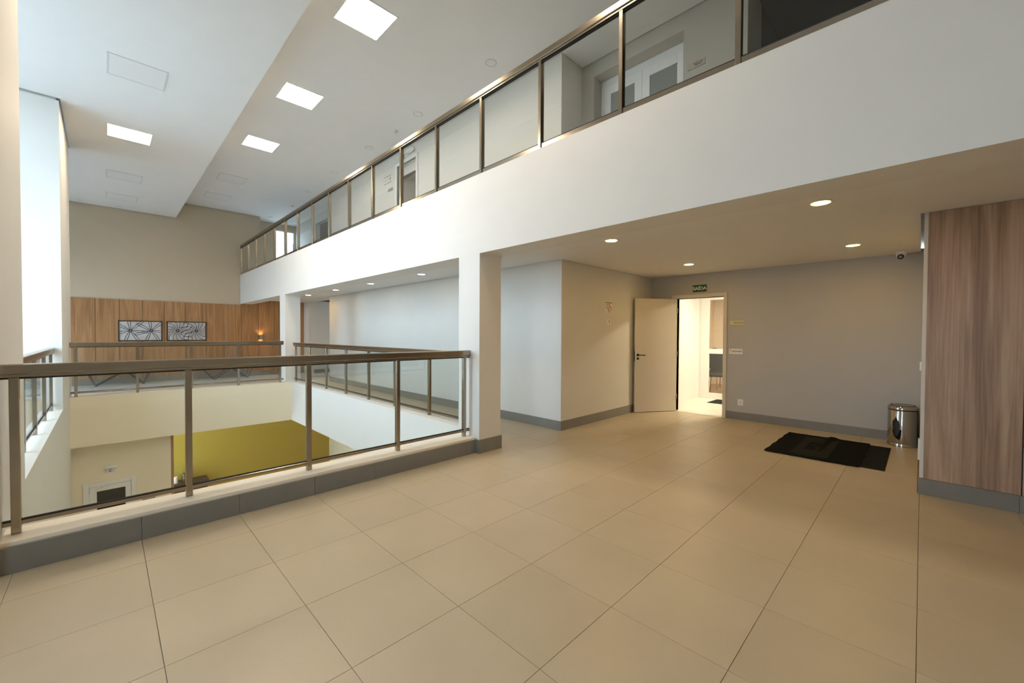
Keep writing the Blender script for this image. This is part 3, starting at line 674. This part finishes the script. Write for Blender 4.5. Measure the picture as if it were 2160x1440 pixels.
# ------------------------------------------------------------------ lobby below: door, emergency light, console
d3 = struct(thing('door_3', None, None))
yb = 11.60
f = MB(); f.box(-.33, -.25, yb-.03, yb, -4.2, -1.485, .003); f.box(.365, .44, yb-.03, yb, -4.2, -1.485, .003); f.box(-.25, .365, yb-.03, yb, -1.565, -1.485, .003)
f.build('frame', 'white_paint', d3)
lf = MB(); lf.box(-.245, -.14, yb-.022, yb, -4.19, -1.57, .002); lf.box(.275, .36, yb-.022, yb, -4.19, -1.57, .002); lf.box(-.14, .275, yb-.022, yb, -1.665, -1.57, .002); lf.box(-.14, .275, yb-.022, yb, -4.19, -3.9)
lf = lf.build('leaf', 'white_paint', d3)
bx('pane', 'dark_glass', (-.14, .275, yb-.012, yb-.006, -3.9, -1.665), lf)
cl = MB().box(-.15, .05, yb-.07, yb-.022, -1.655, -1.60, .004).build('closer', 'white_plastic', lf)
MB().tube([(-.09, yb-.05, -1.60), (-.05, yb-.11, -1.55), (.01, yb-.04, -1.53)], .010, 6).build('closer_arm', 'white_plastic', cl)
for z in (-1.75, -2.9): bx('hinge', 'white_plastic', (-.262, -.242, yb-.036, yb-.02, z-.06, z+.06), lf)
t = thing('emergency_light', 'white emergency light bar above the lobby door', 'light', (.06, yb, -1.25))
MB().box(-.04, .165, yb-.05, yb, -1.235, -1.185, .008).build('housing', 'white_plastic', t); MB().box(-.02, .145, yb-.055, yb-.05, -1.228, -1.195).build('diffuser', 'white_paint', t)
bx('cable_entry', 'white_plastic', (.02, .06, yb-.03, yb, -1.185, -1.165), t)
t = plate('door_sign', 'small white sign lettered C above the lobby door', 'sign_white', (-.005, .125, yb-.006, yb, -1.335, -1.25))
text('lettering', 'C', .07, 'sign_ink', t, (.06, yb-.007, -1.293), '-y', bold=.002)
t = plate('name_plate', 'dark plate on the lobby wall right of its door', 'steel_plate', (.53, .74, yb-.01, yb, -2.06, -1.955))
t = thing('console_table', 'dark wooden console against the olive lobby wall', 'table', (1.9, 16.4, -4.2))
MB().box(1.30, 2.35, 16.2, 16.70, -3.24, -3.19, .004).build('top', 'dark_wood', t)
MB().box(1.33, 2.32, 16.24, 16.70, -3.62, -3.24).build('drawer_box', 'dark_wood', t)
for (xx, yy) in ((1.36, 16.26), (2.28, 16.26), (1.36, 16.66), (2.28, 16.66)): bx('leg', 'dark_wood', (xx-.03, xx+.03, yy-.03, yy+.03, -4.2, -3.62), t)
t = thing('pillar_candle', 'white pillar candle with bright rim on the lobby console', 'candle', (1.53, 16.4, -3.19))
MB().lathe([(.05, 0), (.05, .20), (.044, .205), (.04, .19)], (1.53, 16.4, -3.19), 20).build('wax', 'candle', t, True, True)
MB().tube([(1.53, 16.4, -3.0), (1.53, 16.4, -2.965)], .004, 6).build('wick', 'art_black', t)
t = thing('vase', 'amber glass vase with a bent stem on the lobby console', 'vase', (1.75, 16.42, -3.19))
MB().lathe([(.05, 0), (.075, .06), (.07, .16), (.055, .24), (.06, .26), (.052, .26), (.05, .22)], (1.75, 16.42, -3.19), 20).build('body', 'vase_glass', t, True, True)
MB().tube([(1.74, 16.42, -3.1), (1.68, 16.42, -2.93), (1.64, 16.42, -2.78), (1.58, 16.42, -2.68), (1.50, 16.42, -2.66)], .008, 6).build('stem', 'leaf_green', t)
t = plate('power_outlet', 'tiny socket low on the olive lobby wall', 'olive_paint', (5.11, 5.21, 16.715, 16.72, -3.43, -3.32), 'socket')

# ------------------------------------------------------------------ upper floor doors and signs
d4 = struct(thing('door_4', None, None))
f = MB(); f.box(5.55, 5.60, 2.24, 3.605, 5.36, 5.46, .003); f.box(5.55, 5.60, 2.24, 2.29, 3.25, 5.36, .003); f.box(5.55, 5.60, 3.555, 3.605, 3.25, 5.36, .003); f.build('frame', 'white_paint', d4)
def stile_leaf(y0, y1):
    m = MB(); s = .115
    m.box(5.545, 5.59, y0, y0+s, 3.26, 5.355, .002); m.box(5.545, 5.59, y1-s, y1, 3.26, 5.355, .002); m.box(5.545, 5.59, y0+s, y1-s, 5.355-s-.02, 5.355, .002); m.box(5.545, 5.59, y0+s, y1-s, 3.26, 3.26+s, .002)
    l = m.build('leaf', 'white_paint', d4)
    bx('pane', 'frosted_glass', (5.562, 5.572, y0+s, y1-s, 3.26+s, 5.355-s-.02), l)
    return l
la = stile_leaf(2.292, 2.920); lb = stile_leaf(2.924, 3.553)
MB().tube([(5.545, 2.86, 4.55), (5.50, 2.86, 4.55), (5.50, 2.74, 4.55)], .01).build('handle', 'steel', la); 
for z in (4.9, 3.6): bx('hinge', 'white_plastic', (5.535, 5.548, 3.54, 3.56, z, z+.1), lb)
struct(MB().box(5.60, 5.9, 2.2, 3.65, 3.25, 5.5).build('wall_dark', 'unlit_room_shade'))
t = plate('name_plate', 'grey metal name plate right of the upper double door', 'steel_plate', (5.332, 5.34, 1.96, 2.18, 4.905, 4.985))
text('lettering', 'SALÃO DE\nFESTAS', .024, 'sign_ink', t, (5.331, 2.05, 4.945), '-x', bold=.0005)
d5 = struct(thing('door_5', None, None))
f = MB(); f.box(4.80, 4.86, 7.73, 7.80, 3.25, 5.43, .003); f.box(4.80, 4.86, 8.62, 8.69, 3.25, 5.43, .003); f.box(4.80, 4.86, 7.80, 8.62, 5.36, 5.43, .003); f.build('frame', 'white_paint', d5)
bx('transom', 'wall_paint', (4.95, 4.99, 7.80, 8.62, 5.16, 5.36), d5); bx('track', 'black_metal', (4.93, 5.0, 7.80, 8.62, 5.135, 5.16), d5)
t = plate('exit_sign', 'small green exit sign over the upper corridor door', 'sign_green', (4.822, 4.83, 8.31, 8.52, 5.462, 5.57))
text('lettering', 'SAÍDA', .06, 'sign_white', t, (4.821, 8.42, 5.515), '-x', bold=.001)
t = plate('number_plate', 'small white plate right of the upper exit sign', 'sign_white', (4.822, 4.83, 8.18, 8.29, 5.50, 5.59)); bx('mark', 'steel_plate', (4.82, 4.822, 8.21, 8.25, 5.525, 5.565), t)
t = thing('emergency_light', 'oblong white emergency light over the upper corridor door', 'light', (4.83, 7.98, 5.52))
MB().box(4.76, 4.83, 7.86, 8.16, 5.50, 5.585, .03).build('housing', 'white_plastic', t); MB().box(4.756, 4.762, 7.90, 8.12, 5.515, 5.57).build('diffuser', 'white_paint', t)
t = plate('wall_sign', 'white sign with green leaf diamond left of the upper door', 'sign_white', (4.822, 4.83, 8.86, 9.25, 5.10, 5.275))
for zz in (5.268, 5.112): bx('bar', 'sign_ink', (4.82, 4.822, 8.88, 9.25, zz-.008, zz+.004), t)
MB().prism([(8.90, 5.19), (8.94, 5.13), (8.98, 5.19), (8.94, 5.25)], lambda u, v, d: Vector((4.82-d, u, v)), -.002, 0.001).build('leaf_mark', 'leaf_green', t)
text('lettering', 'OKTO', .085, 'steel_plate', t, (4.821, 9.12, 5.19), '-x')
t = plate('name_plate', 'small metal plate left of the upper corridor door', 'steel_plate', (4.822, 4.83, 8.835, 9.055, 4.89, 4.965))
# window at the end of the upper corridor
w2 = struct(bx('window_2', 'white_paint', (WX0, WX1, 17.43, 17.49, WZ1-.04, WZ1)))
for a in (WX0, 4.93, WX1-.05): bx('stile', 'white_paint', (a, a+.05, 17.43, 17.49, 3.25, WZ1-.04), w2)
bx('pane', 'window_glass', (WX0+.05, 4.93, 17.455, 17.462, 3.3, WZ1-.04), w2); bx('pane', 'window_glass', (4.98, WX1-.05, 17.455, 17.462, 3.3, WZ1-.04), w2)
bx('handle', 'black_metal', (5.235, 5.25, 17.39, 17.43, 4.5, 5.0), w2)
